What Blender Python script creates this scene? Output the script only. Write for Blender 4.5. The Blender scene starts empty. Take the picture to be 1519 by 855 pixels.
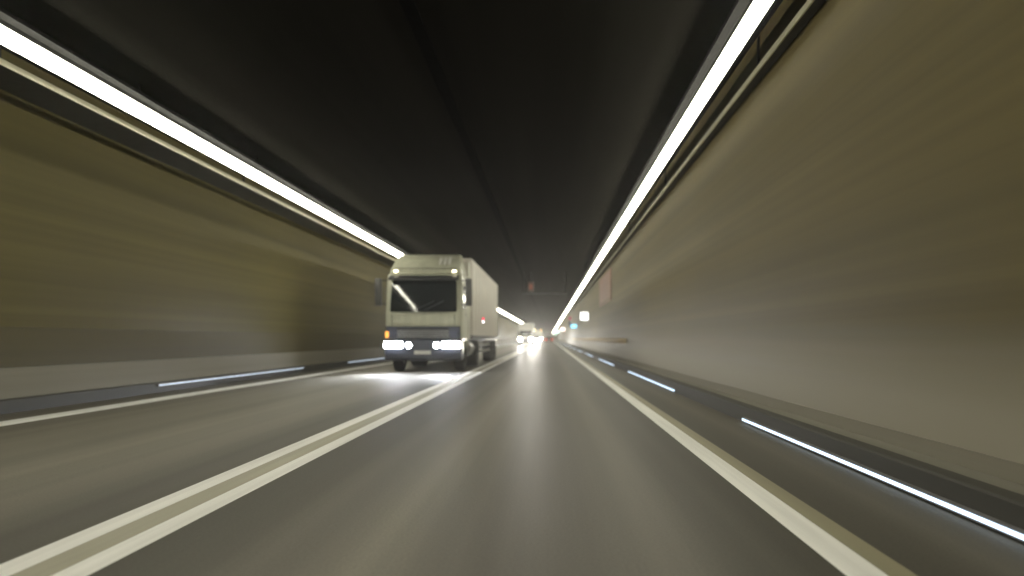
import bpy, bmesh, math, random
from mathutils import Vector, Matrix
random.seed(7)
S = bpy.context.scene
COL = S.collection

# ------------------------------------------------------------------ camera, sky, exposure
H = 1.1                                            # height of the lens above the road
cd = bpy.data.cameras.new('camera')
cam = bpy.data.objects.new('camera', cd); COL.objects.link(cam)
cam.location = (0, 0, H); cam.rotation_euler = (math.radians(90), 0, 0)
cd.sensor_width = 36; cd.lens = 26.0
cd.shift_x = -55.5/1519; cd.shift_y = 74.5/1519
cd.clip_start = 0.05; cd.clip_end = 3000
S.camera = cam
cd.dof.use_dof = True; cd.dof.focus_distance = 6.0; cd.dof.aperture_fstop = 0.85

w = bpy.data.worlds.new('World'); S.world = w; w.use_nodes = True
wn = w.node_tree.nodes; wl = w.node_tree.links
bg = wn['Background']
sky = wn.new('ShaderNodeTexSky'); sky.sky_type = 'NISHITA'; sky.sun_disc = False
sky.sun_elevation = math.radians(-8); sky.sun_rotation = math.radians(30)
wl.new(sky.outputs[0], bg.inputs[0]); bg.inputs[1].default_value = 0.05   # night beyond the tunnel mouths

S.view_settings.view_transform = 'Standard'; S.view_settings.look = 'None'
S.view_settings.exposure = 0.0; S.view_settings.gamma = 1.0
cy = S.cycles
cy.use_denoising = True
try: cy.denoiser = 'OPENIMAGEDENOISE'
except Exception: pass
cy.max_bounces = 7; cy.diffuse_bounces = 4; cy.glossy_bounces = 4; cy.transmission_bounces = 4
cy.volume_bounces = 1
cy.sample_clamp_indirect = 6.0; cy.caustics_reflective = False; cy.caustics_refractive = False

LAMP = 31.0            # radiance of the ceiling lamps
LAMP_COL = (1.0, 0.96, 0.78)

# ------------------------------------------------------------------ materials
def new_mat(name):
    m = bpy.data.materials.new(name); m.use_nodes = True
    return m, m.node_tree.nodes, m.node_tree.links, m.node_tree.nodes['Principled BSDF']
def plain(name, col, rough=0.6, metal=0.0, var=0.12, scale=6.0, bump=0.0, stretch=None, spec=0.5):
    """colour broken up by noise; stretch = scale vector for long stains"""
    m, n, l, b = new_mat(name)
    tc = n.new('ShaderNodeTexCoord'); mp = n.new('ShaderNodeMapping')
    mp.inputs['Scale'].default_value = stretch or (1, 1, 1)
    nz = n.new('ShaderNodeTexNoise'); nz.inputs['Scale'].default_value = scale
    nz.inputs['Detail'].default_value = 5
    l.new(tc.outputs['Object'], mp.inputs[0]); l.new(mp.outputs[0], nz.inputs['Vector'])
    r = n.new('ShaderNodeMapRange'); r.inputs[1].default_value = 0.3; r.inputs[2].default_value = 0.7
    r.inputs[3].default_value = 1-var; r.inputs[4].default_value = 1+var
    l.new(nz.outputs['Fac'], r.inputs[0])
    mx = n.new('ShaderNodeMix'); mx.data_type = 'RGBA'; mx.blend_type = 'MULTIPLY'
    mx.inputs['Factor'].default_value = 1
    mx.inputs[6].default_value = (*col, 1)
    l.new(r.outputs[0], mx.inputs[7])
    l.new(mx.outputs[2], b.inputs['Base Color'])
    rr = n.new('ShaderNodeMapRange'); rr.inputs[3].default_value = max(0.02, rough-0.08); rr.inputs[4].default_value = min(1, rough+0.08)
    l.new(nz.outputs['Fac'], rr.inputs[0]); l.new(rr.outputs[0], b.inputs['Roughness'])
    b.inputs['Metallic'].default_value = metal
    b.inputs['Specular IOR Level'].default_value = spec
    if bump:
        bp = n.new('ShaderNodeBump'); bp.inputs['Strength'].default_value = bump; bp.inputs['Distance'].default_value = 0.01
        l.new(nz.outputs['Fac'], bp.inputs['Height']); l.new(bp.outputs[0], b.inputs['Normal'])
    return m
def glow(name, col, strength):
    m, n, l, b = new_mat(name)
    b.inputs['Base Color'].default_value = (0.8, 0.8, 0.8, 1)
    b.inputs['Emission Color'].default_value = (*col, 1)
    b.inputs['Emission Strength'].default_value = strength
    return m
def lens_mat(name, col, strength):
    m = bpy.data.materials.new(name); m.use_nodes = True
    n = m.node_tree.nodes; l = m.node_tree.links; n.clear()
    o = n.new('ShaderNodeOutputMaterial'); e = n.new('ShaderNodeEmission')
    e.inputs[0].default_value = (*col, 1); e.inputs[1].default_value = strength
    l.new(e.outputs[0], o.inputs[0])
    return m

def math_node(n, l, op, a, bb):
    k = n.new('ShaderNodeMath'); k.operation = op
    for i, v in enumerate((a, bb)):
        if isinstance(v, (int, float)): k.inputs[i].default_value = v
        elif v is not None: l.new(v, k.inputs[i])
    return k.outputs[0]

def asphalt():
    m, n, l, b = new_mat('worn_asphalt')
    tc = n.new('ShaderNodeTexCoord')
    sx = n.new('ShaderNodeSeparateXYZ'); l.new(tc.outputs['Object'], sx.inputs[0])
    # polished wheel tracks: the tread wears pale, the strips beside the paint stay dark with rubber and oil
    ramp = n.new('ShaderNodeValToRGB')
    fx = n.new('ShaderNodeMapRange'); fx.inputs[1].default_value = -7.9; fx.inputs[2].default_value = 2.55
    l.new(sx.outputs[0], fx.inputs[0]); l.new(fx.outputs[0], ramp.inputs[0])
    cr = ramp.color_ramp; cr.interpolation = 'EASE'
    pts = [(-7.9, .085), (-6.6, .100), (-5.9, .125), (-5.1, .115), (-4.3, .125), (-3.5, .105), (-2.95, .054), (-2.4, .052),
           (-1.85, .052), (-1.4, .088), (-0.85, .135), (-0.3, .090), (0.2, .084), (0.6, .092), (1.05, .056), (1.35, .046), (1.8, .058), (2.2, .088)]
    els = cr.elements
    while len(els) < len(pts): els.new(0.5)
    for e, (x, v) in zip(els, pts):
        e.position = (x+7.9)/10.45; v *= 1.36; e.color = (v, v*0.93, v*0.755, 1)
    def noise(sc, vec, det=4):
        mp = n.new('ShaderNodeMapping'); mp.inputs['Scale'].default_value = vec
        nz = n.new('ShaderNodeTexNoise'); nz.inputs['Scale'].default_value = sc; nz.inputs['Detail'].default_value = det
        l.new(tc.outputs['Object'], mp.inputs[0]); l.new(mp.outputs[0], nz.inputs['Vector']); return nz.outputs['Fac']
    long_ = noise(1.0, (2.6, 0.012, 1)); patch = noise(1.0, (0.5, 0.06, 1)); grain = noise(55.0, (1, 1, 1), 3)
    def rng(v, lo, hi):
        r = n.new('ShaderNodeMapRange'); r.inputs[1].default_value = .3; r.inputs[2].default_value = .7
        r.inputs[3].default_value = lo; r.inputs[4].default_value = hi; l.new(v, r.inputs[0]); return r.outputs[0]
    f = math_node(n, l, 'MULTIPLY', rng(long_, .84, 1.16), rng(patch, .90, 1.10))
    f = math_node(n, l, 'MULTIPLY', f, rng(grain, .88, 1.12))
    mx = n.new('ShaderNodeMix'); mx.data_type = 'RGBA'; mx.blend_type = 'MULTIPLY'; mx.inputs['Factor'].default_value = 1
    l.new(ramp.outputs[0], mx.inputs[6]); l.new(f, mx.inputs[7]); l.new(mx.outputs[2], b.inputs['Base Color'])
    l.new(rng(patch, .50, .62), b.inputs['Roughness'])
    b.inputs['Specular IOR Level'].default_value = 0.15
    bp = n.new('ShaderNodeBump'); bp.inputs['Strength'].default_value = .12; bp.inputs['Distance'].default_value = .004
    l.new(grain, bp.inputs['Height']); l.new(bp.outputs[0], b.inputs['Normal'])
    return m

def wall_paint(name, col, col2, zgrime, grime, soft, rough=0.55):
    """painted tunnel lining with long stains along the traffic and a band of road grime and salt at the foot"""
    m, n, l, b = new_mat(name)
    tc = n.new('ShaderNodeTexCoord')
    sx = n.new('ShaderNodeSeparateXYZ'); l.new(tc.outputs['Object'], sx.inputs[0])
    def noise(vec, det=4):
        mp = n.new('ShaderNodeMapping'); mp.inputs['Scale'].default_value = vec
        nz = n.new('ShaderNodeTexNoise'); nz.inputs['Scale'].default_value = 1; nz.inputs['Detail'].default_value = det
        l.new(tc.outputs['Object'], mp.inputs[0]); l.new(mp.outputs[0], nz.inputs['Vector']); return nz.outputs['Fac']
    a = noise((1, .03, 1.3)); c = noise((1, .01, 5.5)); d = noise((1, .10, .5))
    mix = n.new('ShaderNodeMix'); mix.data_type = 'RGBA'
    mix.inputs[6].default_value = (*col, 1); mix.inputs[7].default_value = (*col2, 1)
    r = n.new('ShaderNodeMapRange'); r.inputs[1].default_value = .34; r.inputs[2].default_value = .66; l.new(a, r.inputs[0])
    l.new(r.outputs[0], mix.inputs['Factor'])
    st = n.new('ShaderNodeMapRange'); st.inputs[1].default_value = .3; st.inputs[2].default_value = .7
    st.inputs[3].default_value = .86; st.inputs[4].default_value = 1.12; l.new(c, st.inputs[0])
    st2 = n.new('ShaderNodeMapRange'); st2.inputs[1].default_value = .3; st2.inputs[2].default_value = .7
    st2.inputs[3].default_value = .90; st2.inputs[4].default_value = 1.08; l.new(d, st2.inputs[0])
    mu = n.new('ShaderNodeMix'); mu.data_type = 'RGBA'; mu.blend_type = 'MULTIPLY'; mu.inputs['Factor'].default_value = 1
    l.new(mix.outputs[2], mu.inputs[6]); l.new(math_node(n, l, 'MULTIPLY', st.outputs[0], st2.outputs[0]), mu.inputs[7])
    zz = math_node(n, l, 'ADD', sx.outputs[2], math_node(n, l, 'MULTIPLY', math_node(n, l, 'SUBTRACT', a, .5), .5))
    g = n.new('ShaderNodeMapRange'); g.interpolation_type = 'SMOOTHSTEP'
    g.inputs[1].default_value = zgrime-soft; g.inputs[2].default_value = zgrime+soft
    g.inputs[3].default_value = 1; g.inputs[4].default_value = 0; l.new(zz, g.inputs[0])
    gm = n.new('ShaderNodeMix'); gm.data_type = 'RGBA'; gm.inputs[7].default_value = (*grime, 1)
    l.new(mu.outputs[2], gm.inputs[6]); l.new(g.outputs[0], gm.inputs['Factor'])
    l.new(gm.outputs[2], b.inputs['Base Color'])
    b.inputs['Roughness'].default_value = rough
    b.inputs['Specular IOR Level'].default_value = .25
    return m

M = {}
M['asphalt'] = asphalt()
M['white_line'] = plain('white_road_paint', (.78, .78, .75), .6, var=.14, scale=1, stretch=(9, .25, 1))
M['old_line'] = plain('worn_khaki_paint', (.30, .285, .21), .55, var=.16, scale=1, stretch=(9, .25, 1))
M['yellow_line'] = plain('worn_yellow_paint', (.24, .22, .135), .55, var=.16, scale=1, stretch=(9, .25, 1))
M['kerb'] = plain('dark_kerb_concrete', (.050, .048, .040), .7, var=.2, scale=1, stretch=(4, .15, 4))
M['kerb_top'] = plain('kerb_top_concrete', (.16, .15, .12), .7, var=.2, scale=1, stretch=(4, .15, 4))
M['walkway'] = plain('walkway_concrete', (.20, .19, .155), .75, var=.18, scale=1, stretch=(3, .2, 3))
M['wall_r'] = wall_paint('olive_wall_paint', (.108, .085, .024), (.142, .110, .033), .86, (.37, .342, .272), .45)
M['wall_l'] = wall_paint('olive_drab_wall_paint', (.112, .094, .027), (.145, .121, .036), .2, (.20, .18, .13), .02)
M['dado'] = plain('brown_dado_paint', (.094, .078, .029), .65, var=.14, scale=1, stretch=(1, .02, 3))
M['plinth'] = plain('bare_plinth_concrete', (.27, .25, .20), .75, var=.14, scale=1, stretch=(1, .02, 4))
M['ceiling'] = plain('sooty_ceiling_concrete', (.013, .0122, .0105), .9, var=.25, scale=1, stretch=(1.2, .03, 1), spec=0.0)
M['cable'] = plain('black_cable', (.012, .012, .012), .6)
M['duct'] = plain('matt_black_duct', (.004, .004, .004), .95, spec=0)
M['lamp_body'] = plain('dark_lamp_housing', (.008, .008, .008), .8, spec=.1)
M['lens'] = lens_mat('lamp_lens', LAMP_COL, LAMP)
M['rail'] = plain('cream_tray_rail', (.70, .68, .50), .45, var=.08, scale=1, stretch=(1, .2, 1))
M['tray'] = plain('dark_tray_steel', (.03, .03, .032), .5, metal=.4)
M['led_body'] = plain('grey_led_housing', (.15, .15, .15), .5)
M['led'] = lens_mat('kerb_led', (.66, .82, 1.0), 2.2)
M['led_dim'] = lens_mat('left_kerb_led', (.74, .86, 1.0), 1.5)
M['pale'] = plain('pale_truck_paint', (.46, .465, .36), .35, var=.13, scale=1.5, stretch=(3, 3, .8))
M['trailer'] = plain('trailer_white', (.56, .53, .47), .5, var=.07, scale=1.5)
M['rib'] = plain('trailer_rib', (.60, .58, .50), .45, var=.05)
M['glass'] = plain('dark_glass', (.012, .016, .018), .06, var=.05, spec=.7)
M['dark'] = plain('dark_plastic', (.022, .023, .027), .5)
M['blue_grey'] = plain('blue_grey_bumper', (.05, .055, .075), .4)
M['rubber'] = plain('tyre_rubber', (.018, .018, .018), .85)
M['steel'] = plain('wheel_steel', (.35, .35, .35), .4, metal=.7)
M['chrome'] = plain('mirror_shell', (.09, .09, .09), .35)
M['head'] = lens_mat('headlight_lens', (.90, .93, 1.0), 120.0)
M['head_far'] = lens_mat('far_headlight_lens', (1.0, .97, .90), 900.0)
M['marker'] = lens_mat('warm_marker_lens', (1.0, .90, .62), 9.0)
M['amber'] = lens_mat('amber_lens', (1.0, .42, .08), 2.0)
M['amber_far'] = lens_mat('far_amber_lens', (1.0, .55, .15), 7.0)
M['red_lens'] = lens_mat('red_lens', (1.0, .05, .10), 3.0)
M['white_lens'] = lens_mat('white_small_lens', (1, .95, .95), 5.0)
M['tail'] = lens_mat('tail_lens', (1.0, .06, .02), 2.0)
M['car_dark'] = plain('maroon_car_paint', (.06, .015, .012), .3)
M['car_silver'] = plain('silver_car_paint', (.42, .42, .42), .3, metal=.4)
M['car_white'] = plain('white_car_paint', (.7, .7, .68), .3)
M['plate'] = plain('blank_plate', (.6, .6, .55), .5)
M['sign_white'] = lens_mat('white_sign_face', (1, .99, .95), 3.0)
M['sign_blue'] = lens_mat('cyan_sign_face', (.30, .78, 1.0), 2.6)
M['sign_red'] = lens_mat('pink_white_sign_face', (1, .84, .78), 3.0)
M['sign_green'] = lens_mat('pale_green_sign_face', (.75, 1.0, .88), 2.6)
M['navy'] = plain('navy_sign_housing', (.02, .05, .14), .4)
M['red_box'] = plain('red_sign_housing', (.35, .045, .05), .45)
M['grey_box'] = plain('grey_sign_housing', (.2, .2, .2), .5)
M['magenta'] = lens_mat('magenta_lamp', (.75, .07, .2), .55)
M['red_panel'] = plain('faded_red_panel', (.23, .092, .052), .5, var=.2, scale=1, stretch=(1, .15, .5))
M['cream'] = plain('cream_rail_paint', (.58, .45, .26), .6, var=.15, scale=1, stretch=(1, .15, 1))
M['dim_red'] = lens_mat('dim_red_signal', (.9, .28, .16), .16)
M['signal'] = plain('brown_signal_box', (.07, .03, .02), .6)

# ------------------------------------------------------------------ mesh helpers
class MB:
    def __init__(s): s.bm = bmesh.new()
    def box(s, x0, x1, y0, y1, z0, z1, bevel=0):
        r = bmesh.ops.create_cube(s.bm, size=1)['verts']
        bmesh.ops.scale(s.bm, vec=(x1-x0, y1-y0, z1-z0), verts=r)
        bmesh.ops.translate(s.bm, vec=((x0+x1)/2, (y0+y1)/2, (z0+z1)/2), verts=r)
        if bevel:
            es = list({e for v in r for e in v.link_edges})
            bmesh.ops.bevel(s.bm, geom=es, offset=bevel, segments=2, affect='EDGES', profile=.5)
        return s
    def prism(s, pts, a0, a1, axis='y', bevel=0, taper=None):
        """polygon pts extruded along an axis: 'y' takes (x,z), 'x' takes (y,z)"""
        mk = (lambda p, a: (p[0], a, p[1])) if axis == 'y' else (lambda p, a: (a, p[0], p[1]))
        A = [s.bm.verts.new(mk(p, a0)) for p in pts]; B = [s.bm.verts.new(mk(p, a1)) for p in pts]
        if taper:
            for v in A+B: v.co.x *= taper(v.co)
        n = len(pts); fs = [s.bm.faces.new(A), s.bm.faces.new(B[::-1])]
        for i in range(n): fs.append(s.bm.faces.new((A[i], A[(i+1) % n], B[(i+1) % n], B[i])))
        bmesh.ops.recalc_face_normals(s.bm, faces=fs)
        if bevel:
            es = list({e for f in fs for e in f.edges})
            bmesh.ops.bevel(s.bm, geom=es, offset=bevel, segments=2, affect='EDGES', profile=.5)
        return s
    def strip(s, x0, x1, y0, y1, z, ny=1):
        ys = [y0+(y1-y0)*i/ny for i in range(ny+1)]
        vs = [(s.bm.verts.new((x0, y, z)), s.bm.verts.new((x1, y, z))) for y in ys]
        for a, b in zip(vs, vs[1:]): s.bm.faces.new((a[0], a[1], b[1], b[0]))
        return s
    def cyl(s, c, r, depth, axis='x', seg=20, r2=None):
        v = bmesh.ops.create_cone(s.bm, cap_ends=True, segments=seg, radius1=r, radius2=r if r2 is None else r2, depth=depth)['verts']
        rot = {'x': Matrix.Rotation(math.pi/2, 3, 'Y'), 'y': Matrix.Rotation(math.pi/2, 3, 'X'), 'z': Matrix.Identity(3)}[axis]
        bmesh.ops.rotate(s.bm, matrix=rot, verts=v, cent=(0, 0, 0)); bmesh.ops.translate(s.bm, vec=c, verts=v)
        return s
    def tube(s, a, b, r, seg=8):
        a, b = Vector(a), Vector(b); d = b-a
        v = bmesh.ops.create_cone(s.bm, cap_ends=True, segments=seg, radius1=r, radius2=r, depth=d.length)['verts']
        bmesh.ops.rotate(s.bm, matrix=d.to_track_quat('Z', 'Y').to_matrix(), verts=v, cent=(0, 0, 0))
        bmesh.ops.translate(s.bm, vec=(a+b)/2, verts=v)
        return s
    def ring(s, c, r0, r1, depth, axis='x', seg=24):
        prof = [(r0, -depth/2), (r1*.94, -depth/2), (r1, -depth/2*.7), (r1, depth/2*.7), (r1*.94, depth/2), (r0, depth/2)]
        rows = []
        for i in range(seg):
            t = 2*math.pi*i/seg
            rows.append([s.bm.verts.new((c[0]+h, c[1]+r*math.cos(t), c[2]+r*math.sin(t))) for r, h in prof])
        k = len(prof)
        for i in range(seg):
            A, B = rows[i], rows[(i+1) % seg]
            for j in range(k): s.bm.faces.new((A[j], A[(j+1) % k], B[(j+1) % k], B[j]))
        return s
    def build(s, name, mat, parent=None, smooth=False):
        bmesh.ops.recalc_face_normals(s.bm, faces=s.bm.faces)
        me = bpy.data.meshes.new(name); s.bm.to_mesh(me); s.bm.free()
        me.materials.append(M[mat] if isinstance(mat, str) else mat)
        if smooth:
            for p in me.polygons: p.use_smooth = True
            try: me.set_sharp_from_angle(angle=math.radians(35))
            except Exception: pass
        o = bpy.data.objects.new(name, me); COL.objects.link(o)
        if parent: o.parent = parent
        return o
def tag(o, label=None, cat=None, group=None, kind=None):
    if label: o['label'] = label
    if cat: o['category'] = cat
    if group: o['group'] = group
    if kind: o['kind'] = kind
    return o
def thing(name, label, cat, loc=(0, 0, 0), rotz=0, group=None):
    o = bpy.data.objects.new(name, None); COL.objects.link(o)
    o.location = loc; o.rotation_euler = (0, 0, rotz); o.empty_display_size = .2
    return tag(o, label, cat, group)
KIDS = {}
def copy_tree(o, parent=None, label=None):
    c = o.copy(); COL.objects.link(c)
    if parent: c.parent = parent
    if label: c['label'] = label
    for ch in list(o.children): copy_tree(ch, c)
    return c

# ------------------------------------------------------------------ the tunnel
Y0, Y1 = -45.0, 950.0
XL, XR = -7.9, 2.55            # kerb faces
WL, WR = -8.10, 2.93           # walls
ZC = 5.38                      # ceiling

tag(MB().strip(XL-.02, XR+.02, Y0, Y1, 0, 60).build('road', 'asphalt'), kind='structure')
def marking(name, x0, x1, mat, z=.004):
    tag(MB().strip(x0, x1, Y0, Y1, z, 60).build(name, mat), kind='structure')
marking('road_edge_line', -7.22, -6.82, 'white_line')
marking('road_centre_line', -2.66, -2.49, 'white_line')
marking('road_centre_line', -2.30, -2.13, 'white_line')
marking('road_centre_infill', -2.488, -2.302, 'old_line')
marking('road_edge_line', 1.37, 1.565, 'white_line')
marking('road_edge_band', 1.567, 1.70, 'yellow_line')

# kerbs and walkways
tag(MB().prism([(XR, -.05), (XR+.02, .185), (XR+.035, .2), (XR+.17, .2), (XR+.17, -.05)], Y0, Y1).build('kerb', 'kerb'), kind='structure')
tag(MB().prism([(XL, -.05), (XL-.02, .185), (XL-.035, .2), (XL-.17, .2), (XL-.17, -.05)], Y0, Y1).build('kerb', 'kerb'), kind='structure')
tag(MB().box(XR+.171, WR, Y0, Y1, -.05, .194).build('walkway', 'walkway'), kind='structure')

rw = thing('tunnel_wall', 'long olive brown painted tunnel wall beside the right walkway', 'wall', (WR, 0, 0))
MB().box(0, .35, Y0, Y1, .19, ZC+.1).build('wall_face', 'wall_r', rw)
MB().box(-.012, -.0, Y0, Y1, .195, .32).build('skirting', 'plinth', rw)
lw = thing('tunnel_wall', 'long olive tunnel wall with brown dado beyond the oncoming lane', 'wall', (WL, 0, 0))
MB().box(-.35, 0, Y0, Y1, 1.27, ZC+.1).build('wall_face', 'wall_l', lw)
MB().box(-.35, .008, Y0, Y1, .66, 1.267).build('dado', 'dado', lw)
MB().box(-.35, .016, Y0, Y1, .19, .657).build('plinth', 'plinth', lw)

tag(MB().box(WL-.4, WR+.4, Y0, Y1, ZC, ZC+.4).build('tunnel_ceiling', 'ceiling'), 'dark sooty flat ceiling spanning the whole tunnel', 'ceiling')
tag(MB().box(-1.90, -1.70, Y0, Y1, ZC-.03, ZC-.002, .01).build('ceiling_duct', 'duct'), 'thin black cable duct along the middle of the ceiling', 'duct')

# ------------------------------------------------------------------ cable trays
def tray(label, xin, xout, z):
    s = 1 if xout > xin else -1
    t = thing('cable_tray', label, 'cable tray', (0, 0, 0))
    a, b = sorted((xin+s*.02, xout))
    MB().box(a, b, Y0, Y1, z, z+.03).build('tray_bed', 'tray', t)
    a, b = sorted((xin, xin+s*.02))
    MB().box(a, b, Y0, Y1, z-.006, z+.075).build('side_rail', 'rail', t)
    a, b = sorted((xout, xout+s*.02))
    MB().box(a, b, Y0, Y1, z-.004, z+.09).build('outer_rail', 'tray', t)
    n = 2 if abs(xout-xin) < .3 else 4
    for i in range(n):
        x = xin+s*.05+(xout-xin-s*.07)*(i+.5)/n
        MB().tube((x, Y0, z+.05), (x, Y1, z+.05), .02, 6).build('cable', 'cable', t)
    xm = (xin+xout)/2
    me = None
    for k in range(16):
        y = 2+8*k
        if me is None:
            h = MB().box(xm-.015, xm+.015, -.02, .02, z+.03, ZC).build('hanger', 'tray', t); me = h.data
        else:
            h = bpy.data.objects.new('hanger', me); COL.objects.link(h); h.parent = t
        h.location.y = y
tray('narrow cable tray with pale rail between the right lamps and wall', 2.765, 2.885, 4.65)
tray('wide cable tray with pale rail above the left wall', -7.10, -7.78, 4.65)

# ------------------------------------------------------------------ ceiling lamps
def make_lamp(label, group, x, side):
    """wedge shaped linear luminaire; the lens leans inwards. side=+1: hangs near the right wall"""
    t = thing('ceiling_lamp', label, 'lamp', (x, 0, H+3.70), 0, group)
    s = side
    L = 4.97
    prof = [(0, 0), (-s*.115, .25), (-s*.23, .275), (-s*.23, .33), (s*.12, .33), (s*.12, 0.03), (s*.03, -.02)]
    MB().prism(prof, 0, 4.994).build('housing', 'lamp_body', t)
    lens = [(-s*.002, .004), (-s*.034, .012), (-s*.108, .180), (-s*.088, .190)]
    MB().prism(lens, .001, 4.993).build('lens', 'lens', t)
    MB().box(-.02+s*.03, .02+s*.03, L/2-.02, L/2+.02, .33, ZC-H-3.70).build('stem', 'lamp_body', t)
    return t
for side, x, lab in ((1, 2.46, 'white linear ceiling lamp in the row along the right wall'), (-1, -6.90, 'white linear ceiling lamp in the row above the left lane')):
    grp = 'lamps in the right ceiling row' if side > 0 else 'lamps in the left ceiling row'
    p = make_lamp(lab, grp, x, side)
    first = True
    for k in range(-6, 118):
        o = p if first else copy_tree(p)
        first = False
        o.location.y = 5.0*k

# ------------------------------------------------------------------ kerb LEDs, stretched into the trails their light leaves
def make_kerb_light(side):
    t = thing('kerb_light', '', 'light strip', (0, 0, 0), 0, 'light strips along the right kerb' if side > 0 else 'light strips along the left kerb')
    if side > 0:
        MB().box(-.03, .012, 0, 8.8, -.002, .052).build('housing', 'led_body', t)
        MB().box(-.036, -.0302, .03, 8.77, .012, .040).build('lens', 'led', t)
    else:
        MB().box(-.012, .03, 0, 8.8, -.002, .052).build('housing', 'led_body', t)
        MB().box(.0302, .036, .03, 8.77, .016, .034).build('lens', 'led_dim', t)
    return t
lab_r = ['long bluish kerb light strip in the right foreground, nearest of its row', 'bluish kerb light strip second nearest along the right kerb',
         'bluish kerb light strip third nearest along the right kerb', 'short bluish kerb light strip fourth nearest along the right kerb', 'tiny bluish kerb light strip fifth nearest along the right kerb', 'distant bluish light strip in the merged far end of the right kerb row']
lab_l = ['bluish kerb light strip on the left kerb out of the near corner', 'bluish kerb light strip on the left kerb, the longest shown in front of the truck',
         'short bluish kerb light strip on the left kerb beside the truck', 'small distant bluish light strip on the left kerb beyond the truck']
for side, x, z, labs in ((1, XR+.004, .014, lab_r), (-1, XL-.004, .125, lab_l)):
    p = make_kerb_light(side)
    for k in range(0, 26):
        if k == 0 and side < 0: continue
        o = p if k == (0 if side > 0 else 1) else copy_tree(p)
        o.location = (x, .9+14.0*k, z); o['label'] = labs[min(k, len(labs)-1)]

# ------------------------------------------------------------------ oncoming articulated truck
def wheel(parent, x, y, r, wd):
    t = MB().ring((x, y, r), r*.56, r, wd, seg=28).build('wheel', 'rubber', parent, smooth=True)
    s = 1 if x > 0 else -1
    MB().cyl((x-s*.02, y, r), r*.57, wd*.7, 'x', 24).build('rim', 'steel', t, smooth=True)
    MB().cyl((x+s*wd*.38, y, r), r*.22, wd*.16, 'x', 14).build('hub', 'dark', t, smooth=True)
def spot(name, parent, loc, target, energy, size, col=(.9, .94, 1), blend=.6, radius=.08):
    d = bpy.data.lights.new(name, 'SPOT'); d.energy = energy; d.spot_size = math.radians(size); d.spot_blend = blend
    d.color = col; d.shadow_soft_size = radius
    o = bpy.data.objects.new(name, d); COL.objects.link(o); o.parent = parent
    o.location = loc; o.rotation_euler = (Vector(target)-Vector(loc)).to_track_quat('-Z', 'Y').to_euler()
    return o

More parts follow.
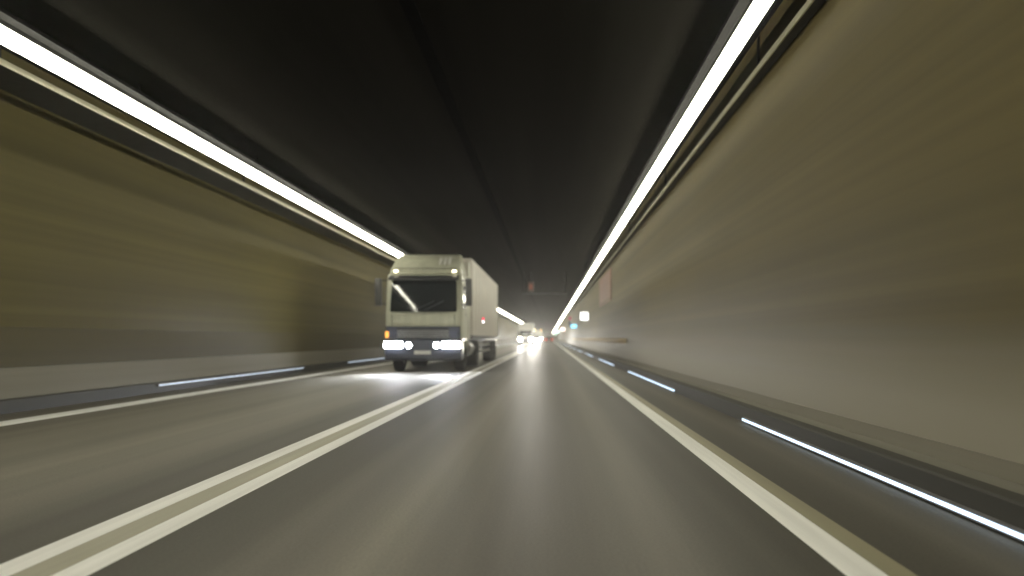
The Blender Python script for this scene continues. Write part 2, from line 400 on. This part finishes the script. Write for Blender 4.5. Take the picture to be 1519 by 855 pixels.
def make_truck():
    t = thing('articulated_truck', 'pale high roofed articulated truck coming in the left lane with blazing headlights', 'truck', (-4.1, 24.0, 0))
    # cab shell, front at y = 0
    cab = MB().prism([(.06, .62), (.03, 1.30), (.05, 1.90), (.30, 3.08), (.42, 3.22), (2.15, 3.28), (2.15, .75), (1.95, .75), (1.9, 1.02), (1.0, 1.02), (.9, .62)],
                     -1.22, 1.22, 'x', .03).build('cab', 'pale', t, smooth=True)
    fr = MB().prism([(.40, 3.225), (.50, 3.42), (.95, 3.78), (1.55, 3.98), (2.18, 4.02), (2.18, 3.285)], -1.18, 1.18, 'x', .05,
                    taper=lambda c: 1-.13*max(0, (c.z-3.3))/.7).build('roof_fairing', 'pale', t, smooth=True)
    for i in range(3):
        MB().prism([(.62+.02, 3.56), (.98, 3.835), (1.0, 3.82), (.64, 3.54)], .42+.15*i, .52+.15*i, 'x').build('pale_stripe', 'plate', fr).location.y = -.06
    MB().box(-1.0, 1.0, .415, .44, 3.40, 3.415).build('panel_gap', 'dark', fr)
    # windscreen, raked with the cab front
    def rake(z): return .05+(z-1.90)/(3.08-1.90)*.25
    sc = MB()
    nx = 14
    grid = []
    for i in range(nx+1):
        x = -1.09+2.18*i/nx
        bow = .10*(x/1.09)**2
        grid.append([sc.bm.verts.new((x*(1-.03*(z-1.96)), rake(z)-.095+bow-.03*math.sin((z-1.96)/1.04*math.pi), z)) for z in (1.96, 2.2, 2.5, 2.8, 3.0)]
                    + [sc.bm.verts.new((x*(1-.03*(z-1.96)), rake(z)+.03, z)) for z in (3.0, 1.96)])
    for A, B in zip(grid, grid[1:]):
        for j in range(7): sc.bm.faces.new((A[j], A[(j+1) % 7], B[(j+1) % 7], B[j]))
    sc.bm.faces.new(grid[0]); sc.bm.faces.new(grid[-1][::-1])
    sc = sc.build('windscreen', 'glass', t, smooth=True)
    for s in (-1, 1):
        MB().tube((s*.15-.1, rake(2.0)-.13, 2.0), (s*.15+.62-.1, rake(2.35)-.13, 2.32), .012, 6).build('wiper', 'dark', sc)
    MB().prism([(rake(3.0)-.06, 3.02), (rake(3.0)-.26, 2.98), (rake(3.0)-.24, 3.06), (rake(3.1)-.03, 3.17)], -1.14, 1.14, 'x', .008).build('sun_visor', 'dark', t)
    # grille and bumper
    gr = MB().box(-.86, .86, -.004, .05, 1.10, 1.40, .008).build('grille', 'dark', t)
    for i in range(4):
        MB().box(-.84, .84, -.020, .008, 1.135+.065*i, 1.165+.065*i, .004).build('slat', 'steel', gr)
    MB().box(-1.215, 1.215, .008, .06, 1.085, 1.49, .012).build('lower_panel', 'blue_grey', t)
    MB().prism([(-.06, .42), (-.09, .62), (-.07, 1.04), (.0, 1.08), (.55, 1.08), (.6, .40), (.1, .36)], -1.24, 1.24, 'x', .03).build('bumper', 'blue_grey', t, smooth=True)
    MB().box(-.27, .27, -.10, -.086, .58, .70).build('number_plate', 'plate', t)
    for s in (-1, 1):
        hl = MB().box(s*.93-.32, s*.93+.30, -.12, -.06, .76, 1.01, .03).build('headlight', 'dark', t)
        MB().box(s*.93-.30, s*.93+.28, -.135, -.118, .785, .985, .006).build('lens', 'head', hl)
        fg = MB().cyl((s*.45, -.095, .87), .105, .05, 'y', 20).build('driving_lamp', 'dark', t)  # lamps added inboard so the headlights join into one bright band
        MB().cyl((s*.45, -.125, .87), .088, .015, 'y', 20).build('lens', 'head', fg)
        ml = MB().box(s*.96-.07, s*.96+.07, .40, .50, 3.27, 3.35, .015).build('marker_light', 'dark', t)
        MB().box(s*.96-.06, s*.96+.06, .385, .401, 3.28, 3.34).build('lens', 'marker', ml)
        tl = MB().box(s*1.17+(-.05), s*1.17+.05, -.04, .06, 1.12, 1.32, .015).build('turn_signal', 'amber' if s < 0 else 'dark', t)
        # mirrors
        ma = MB().tube((s*1.2, .35, 3.0), (s*1.46, .12, 2.98), .018).tube((s*1.2, .3, 2.2), (s*1.46, .12, 2.25), .018).build('mirror_arm', 'dark', t)
        MB().box(s*1.47-.11, s*1.47+.11, .02, .14, 2.15, 3.05, .035).build('mirror', 'chrome', t, smooth=True)
        # doors with side windows
        d = MB().box(s*1.225-.008, s*1.225+.008, .42, 1.45, 1.15, 2.95, .006).build('door', 'pale', t)
        MB().prism([(.45, 2.1), (.60, 2.85), (1.38, 2.85), (1.38, 2.1)], s*1.236-.004, s*1.236+.004, 'x').build('window', 'glass', d)
        MB().box(s*1.24-.012, s*1.24+.012, 1.18, 1.34, 1.88, 1.92).build('handle', 'dark', d)
        MB().box(s*1.02-.006, s*1.02+.006, .022, .05, 1.5, 1.88).build('panel_gap', 'dark', t)
        MB().box(s*1.23-.01, s*1.23+.01, 2.15, 2.72, 1.1, 3.85).build('side_deflector', 'pale', t)
        for k in range(2):
            MB().box(s*1.14-.06, s*1.14+.06, .62, .92, .45+.3*k, .48+.3*k).build('step', 'steel', t)
        wheel(t, s*1.04, 1.42, .51, .32); wheel(t, s*1.0, 5.1, .51, .55)
        MB().cyl((s*.95, 3.4, .72), .30, 1.2, 'y', 20).build('fuel_tank', 'steel', t, smooth=True)
        MB().box(s*.42-.05, s*.42+.05, .6, 7.0, .78, .98).build('chassis_rail', 'dark', t)
    # trailer
    tr = MB().box(-1.275, 1.275, 2.95, 16.4, 1.18, 4.02, .05).build('trailer', 'trailer', t)
    for k in range(3):
        MB().box(1.276, 1.284, 3.6+1.16*k, 3.85+1.16*k, 2.7, 3.7).build('pale_stripe', 'plate', tr)
    MB().box(-1.285, 1.285, 2.93, 16.42, 1.10, 1.20, .01).build('side_rail', 'dark', tr)
    for s in (-1, 1):
        for k in range(12):
            y = 3.25+1.16*k
            MB().box(s*1.282-.012, s*1.282+.012, y-.03, y+.03, 1.22, 3.9).build('rib', 'rib', tr)
        for k in range(3):
            wheel(t, s*1.05, 12.3+1.32*k, .49, .40)
        MB().box(s*1.2-.02, s*1.2+.02, 6.3, 11.5, .50, .62).build('side_guard', 'steel', t)
        MB().box(s*1.2-.02, s*1.2+.02, 6.3, 11.5, .78, .90).build('side_guard', 'steel', t)
        MB().box(s*.6-.06, s*.6+.06, 7.6, 7.75, .25, 1.12).build('landing_leg', 'steel', t)
        MB().box(s*.55-.06, s*.55+.06, 5.6, 16.3, .9, 1.10).build('trailer_rail', 'dark', t)
        ml = MB().box(s*1.30-.03, s*1.30+.06, 7.0, 7.25, 1.72, 1.98, .02).build('side_lamp', 'dark', t)
        MB().box(s*1.30+.0, s*1.30+.055, 6.985, 6.999, 1.86, 1.96).build('lens', 'red_lens', ml)
        MB().box(s*1.30+.0, s*1.30+.055, 6.985, 6.999, 1.74, 1.83).build('lens', 'white_lens', ml)
    for s in (-1, 1):
        spot('headlight_beam', t, (s*.96, -.16, .9), (s*.93-.6, -3.2, 0), 2400, 36, blend=1)
        spot('headlight_beam', t, (s*.96, -.16, .9), (s*1.0+.4, -40, 1.0), 300, 17)
    return t
make_truck()

# ------------------------------------------------------------------ vehicles far ahead
def make_box_truck(name, label, y, x, paint, head, h=3.5, marker=None):
    t = thing(name, label, 'truck', (x, y, 0))
    MB().prism([(.0, .5), (.0, 1.25), (.25, 1.45), (.75, 2.35), (1.0, 2.45), (1.9, 2.45), (1.9, .5)], -1.05, 1.05, 'x', .04).build('cab', paint, t, smooth=True)
    MB().prism([(.27, 1.50), (.715, 2.30), (.735, 2.28), (.29, 1.48)], -.92, .92, 'x').build('windscreen', 'glass', t).location.y = -.03
    MB().box(-1.2, 1.2, 1.98, 7.4, .85, h, .04).build('cargo_box', paint, t)
    MB().box(-1.04, 1.04, -.08, .1, .42, .72, .03).build('bumper', 'dark', t)
    MB().box(-.6, .6, -.03, .0, .78, 1.0).build('grille', 'dark', t)
    for s in (-1, 1):
        hl = MB().box(s*.82-.2, s*.82+.2, -.045, .0, .74, 1.09, .02).build('headlight', 'dark', t)
        MB().box(s*.82-.19, s*.82+.19, -.06, -.046, .75, 1.08).build('lens', head, hl)
        MB().box(s*1.2-.1, s*1.2+.1, .55, .63, 1.5, 1.9, .02).build('mirror', 'dark', t)
        wheel(t, s*.95, 1.0, .4, .25); wheel(t, s*.95, 5.6, .4, .4)
        if marker:
            MB().box(s*.9-.12, s*.9+.12, 1.93, 1.979, h-.22, h-.04).build('marker_light', marker, t)
    MB().box(-.5, .5, 1.5, 7.2, .55, .84).build('chassis', 'dark', t)
    return t
def make_car(label, y, x, paint, oncoming=True):
    t = thing('car', label, 'car', (x, y, 0), 0 if oncoming else math.pi)
    tp = lambda c: 1-.17*max(0, min(1, (c.z-.88)/.55))
    MB().prism([(0, .28), (-.02, .55), (.1, .74), (1.15, .92), (1.95, 1.40), (2.3, 1.45), (3.15, 1.42), (3.85, 1.02), (4.3, .98), (4.4, .6), (4.35, .28)], -.88, .88, 'x', .03, taper=tp).build('body', paint, t, smooth=True)
    MB().prism([(1.22, .95), (1.93, 1.375), (1.91, 1.39), (1.18, .95)], -.70, .70, 'x').build('windscreen', 'glass', t)
    MB().prism([(3.25, 1.385), (3.82, 1.05), (3.87, 1.06), (3.27, 1.41)], -.66, .66, 'x').build('rear_window', 'glass', t)
    MB().box(-.6, .6, -.05, -.0, .32, .5, .01).build('grille', 'dark', t)
    MB().box(-.25, .25, 4.39, 4.42, .62, .74).build('number_plate', 'plate', t)
    for s in (-1, 1):
        MB().box(s*.66-.18, s*.66+.18, -.06, .02, .55, .72, .01).build('headlight', 'head_far' if oncoming else 'plate', t)
        MB().box(s*.68-.17, s*.68+.17, 4.38, 4.44, .70, .92, .01).build('tail_light', 'tail' if not oncoming else 'red_box', t)
        MB().box(s*.96-.09, s*.96+.09, 1.35, 1.45, .93, 1.08, .02).build('mirror', paint, t)
        for yy in (.85, 3.5): wheel(t, s*.78, yy, .32, .2)
    return t
def far_beams(t, dx, e=34000):
    for s in (-1, 1): spot('headlight_beam', t, (s*dx, -.25, .9), (-.6-t.location.x, -t.location.y, .9), e, 4.5, (1, .95, .86), 1)  # extra narrow spots aimed towards the camera to swell the headlight glow
bt = make_box_truck('box_truck', 'white box truck behind glaring headlights far down the left lane', 116, -3.75, 'car_white', 'head_far')
far_beams(bt, .82)
c1 = make_car('silver car just behind the distant white box truck, headlights on', 140, -3.15, 'car_silver')  # this car and the next are added to fill out the far glow
c2 = make_car('white car far off in the oncoming queue, headlights on', 172, -3.05, 'car_white')
c3 = make_box_truck('box_truck', 'farthest oncoming truck with amber marker lights by the vanishing point', 235, -3.6, 'pale', 'head_far', 3.75, 'amber_far')
for c in (c1, c2, c3): far_beams(c, .7)
make_car('dark red car driving away far ahead in the right lane', 165, -.1, 'car_dark', False)

# ------------------------------------------------------------------ signs on the right wall
def lightbox(label, y, x, z, wd, ht, face, body, extra=None):
    t = thing('wall_sign', label, 'sign', (x, y, z))
    MB().box(-wd/2-.05, wd/2+.05, 0, .16, -ht/2-.05, ht/2+.05, .015).build('housing', body, t)
    MB().box(-wd/2, wd/2, -.012, -.001, -ht/2, ht/2).build('face', face, t)
    MB().box(wd/2+.051, WR-x+.02, .05, .11, ht*.22, ht*.22+.06).build('bracket', 'grey_box', t)
    MB().box(wd/2+.051, WR-x+.02, .05, .11, -ht*.22-.06, -ht*.22).build('bracket', 'grey_box', t)
    if extra: extra(t)
    return t
lightbox('glowing white square sign box on the right wall, nearest and highest', 56, 2.70, 2.76, .70, .60, 'sign_white', 'grey_box')
def blue_extra(t):
    MB().box(-.62, -.37, .01, .15, .0, .50, .01).build('side_panel', 'navy', t)
    MB().cyl((-.5, .0, .85), .16, .05, 'y', 18).build('warning_lamp', 'magenta', t)
    MB().box(-.53, -.47, .03, .08, .5, .86).build('post', 'grey_box', t)
lightbox('cyan glowing sign box with navy frame on the right wall', 80, 2.72, 2.40, .75, .34, 'sign_blue', 'navy', blue_extra)
lightbox('pinkish white glowing sign box in red frame on the right wall', 140, 2.55, 2.78, .85, .60, 'sign_red', 'red_box')
lightbox('small pale green sign box in the distance on the right wall', 220, 2.5, 3.05, .9, .8, 'sign_green', 'grey_box')
lightbox('tiny pale green sign box, farthest along the right wall', 330, 2.6, 3.0, .9, .8, 'sign_green', 'grey_box')

# faded red emergency panel and a board added as headlight streak on the right wall
rp = thing('emergency_panel', 'faded dull red panel high on the right wall', 'panel', (WR, 35, 0))
MB().box(-.03, -.001, 0, 8, 2.9, 4.45, .008).build('board', 'red_panel', rp)
MB().box(-.036, -.0305, .2, 7.8, 3.0, 3.04).build('trim', 'dado', rp)
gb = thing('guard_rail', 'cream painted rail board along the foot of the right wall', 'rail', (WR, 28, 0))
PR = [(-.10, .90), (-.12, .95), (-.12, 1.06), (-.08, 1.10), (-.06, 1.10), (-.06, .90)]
board = MB().prism(PR, 2.5, 62).prism(PR, 0, 2.499).build('board', 'cream', gb)  # added board, its cream colour stands for headlight glow along the wall
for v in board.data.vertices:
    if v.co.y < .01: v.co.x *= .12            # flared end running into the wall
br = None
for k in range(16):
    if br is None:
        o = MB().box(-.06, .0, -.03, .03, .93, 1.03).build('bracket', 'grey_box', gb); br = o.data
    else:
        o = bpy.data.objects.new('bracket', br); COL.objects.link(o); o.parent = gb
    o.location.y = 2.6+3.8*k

# lane signal hung from the ceiling
ls = thing('lane_signal', 'dim reddish lane signal hanging on a thin crossbar under the ceiling', 'signal', (-1.2, 48, 0))
MB().box(-.18, .18, 0, .2, 4.15, 4.75, .02).build('signal_box', 'signal', ls)
MB().box(-.11, .11, -.012, -.001, 4.28, 4.62).build('signal_face', 'dim_red', ls)
MB().box(-.03, .03, .06, .14, 4.75, ZC).build('hanger', 'lamp_body', ls)
MB().box(-.55, 2.3, .202, .27, 3.98, 4.06).build('crossbar', 'tray', ls)
for x in (-.5, 2.2):
    MB().box(x-.02, x+.02, .202, .25, 4.06, ZC).build('hanger', 'lamp_body', ls)

# ------------------------------------------------------------------ haze volume added to spread a glow around the headlights
hm = bpy.data.materials.new('tunnel_haze'); hm.use_nodes = True
hn = hm.node_tree.nodes; hn.clear()
ho = hn.new('ShaderNodeOutputMaterial'); hv = hn.new('ShaderNodeVolumePrincipled')
hv.inputs['Color'].default_value = (.95, .94, .90, 1); hv.inputs['Density'].default_value = .0005; hv.inputs['Anisotropy'].default_value = .8
hm.node_tree.links.new(hv.outputs[0], ho.inputs['Volume'])
hz = MB().box(WL-2, WR+2, Y0-5, Y1+5, -1.0, ZC+1.0).build('haze', hm); tag(hz, kind='stuff')
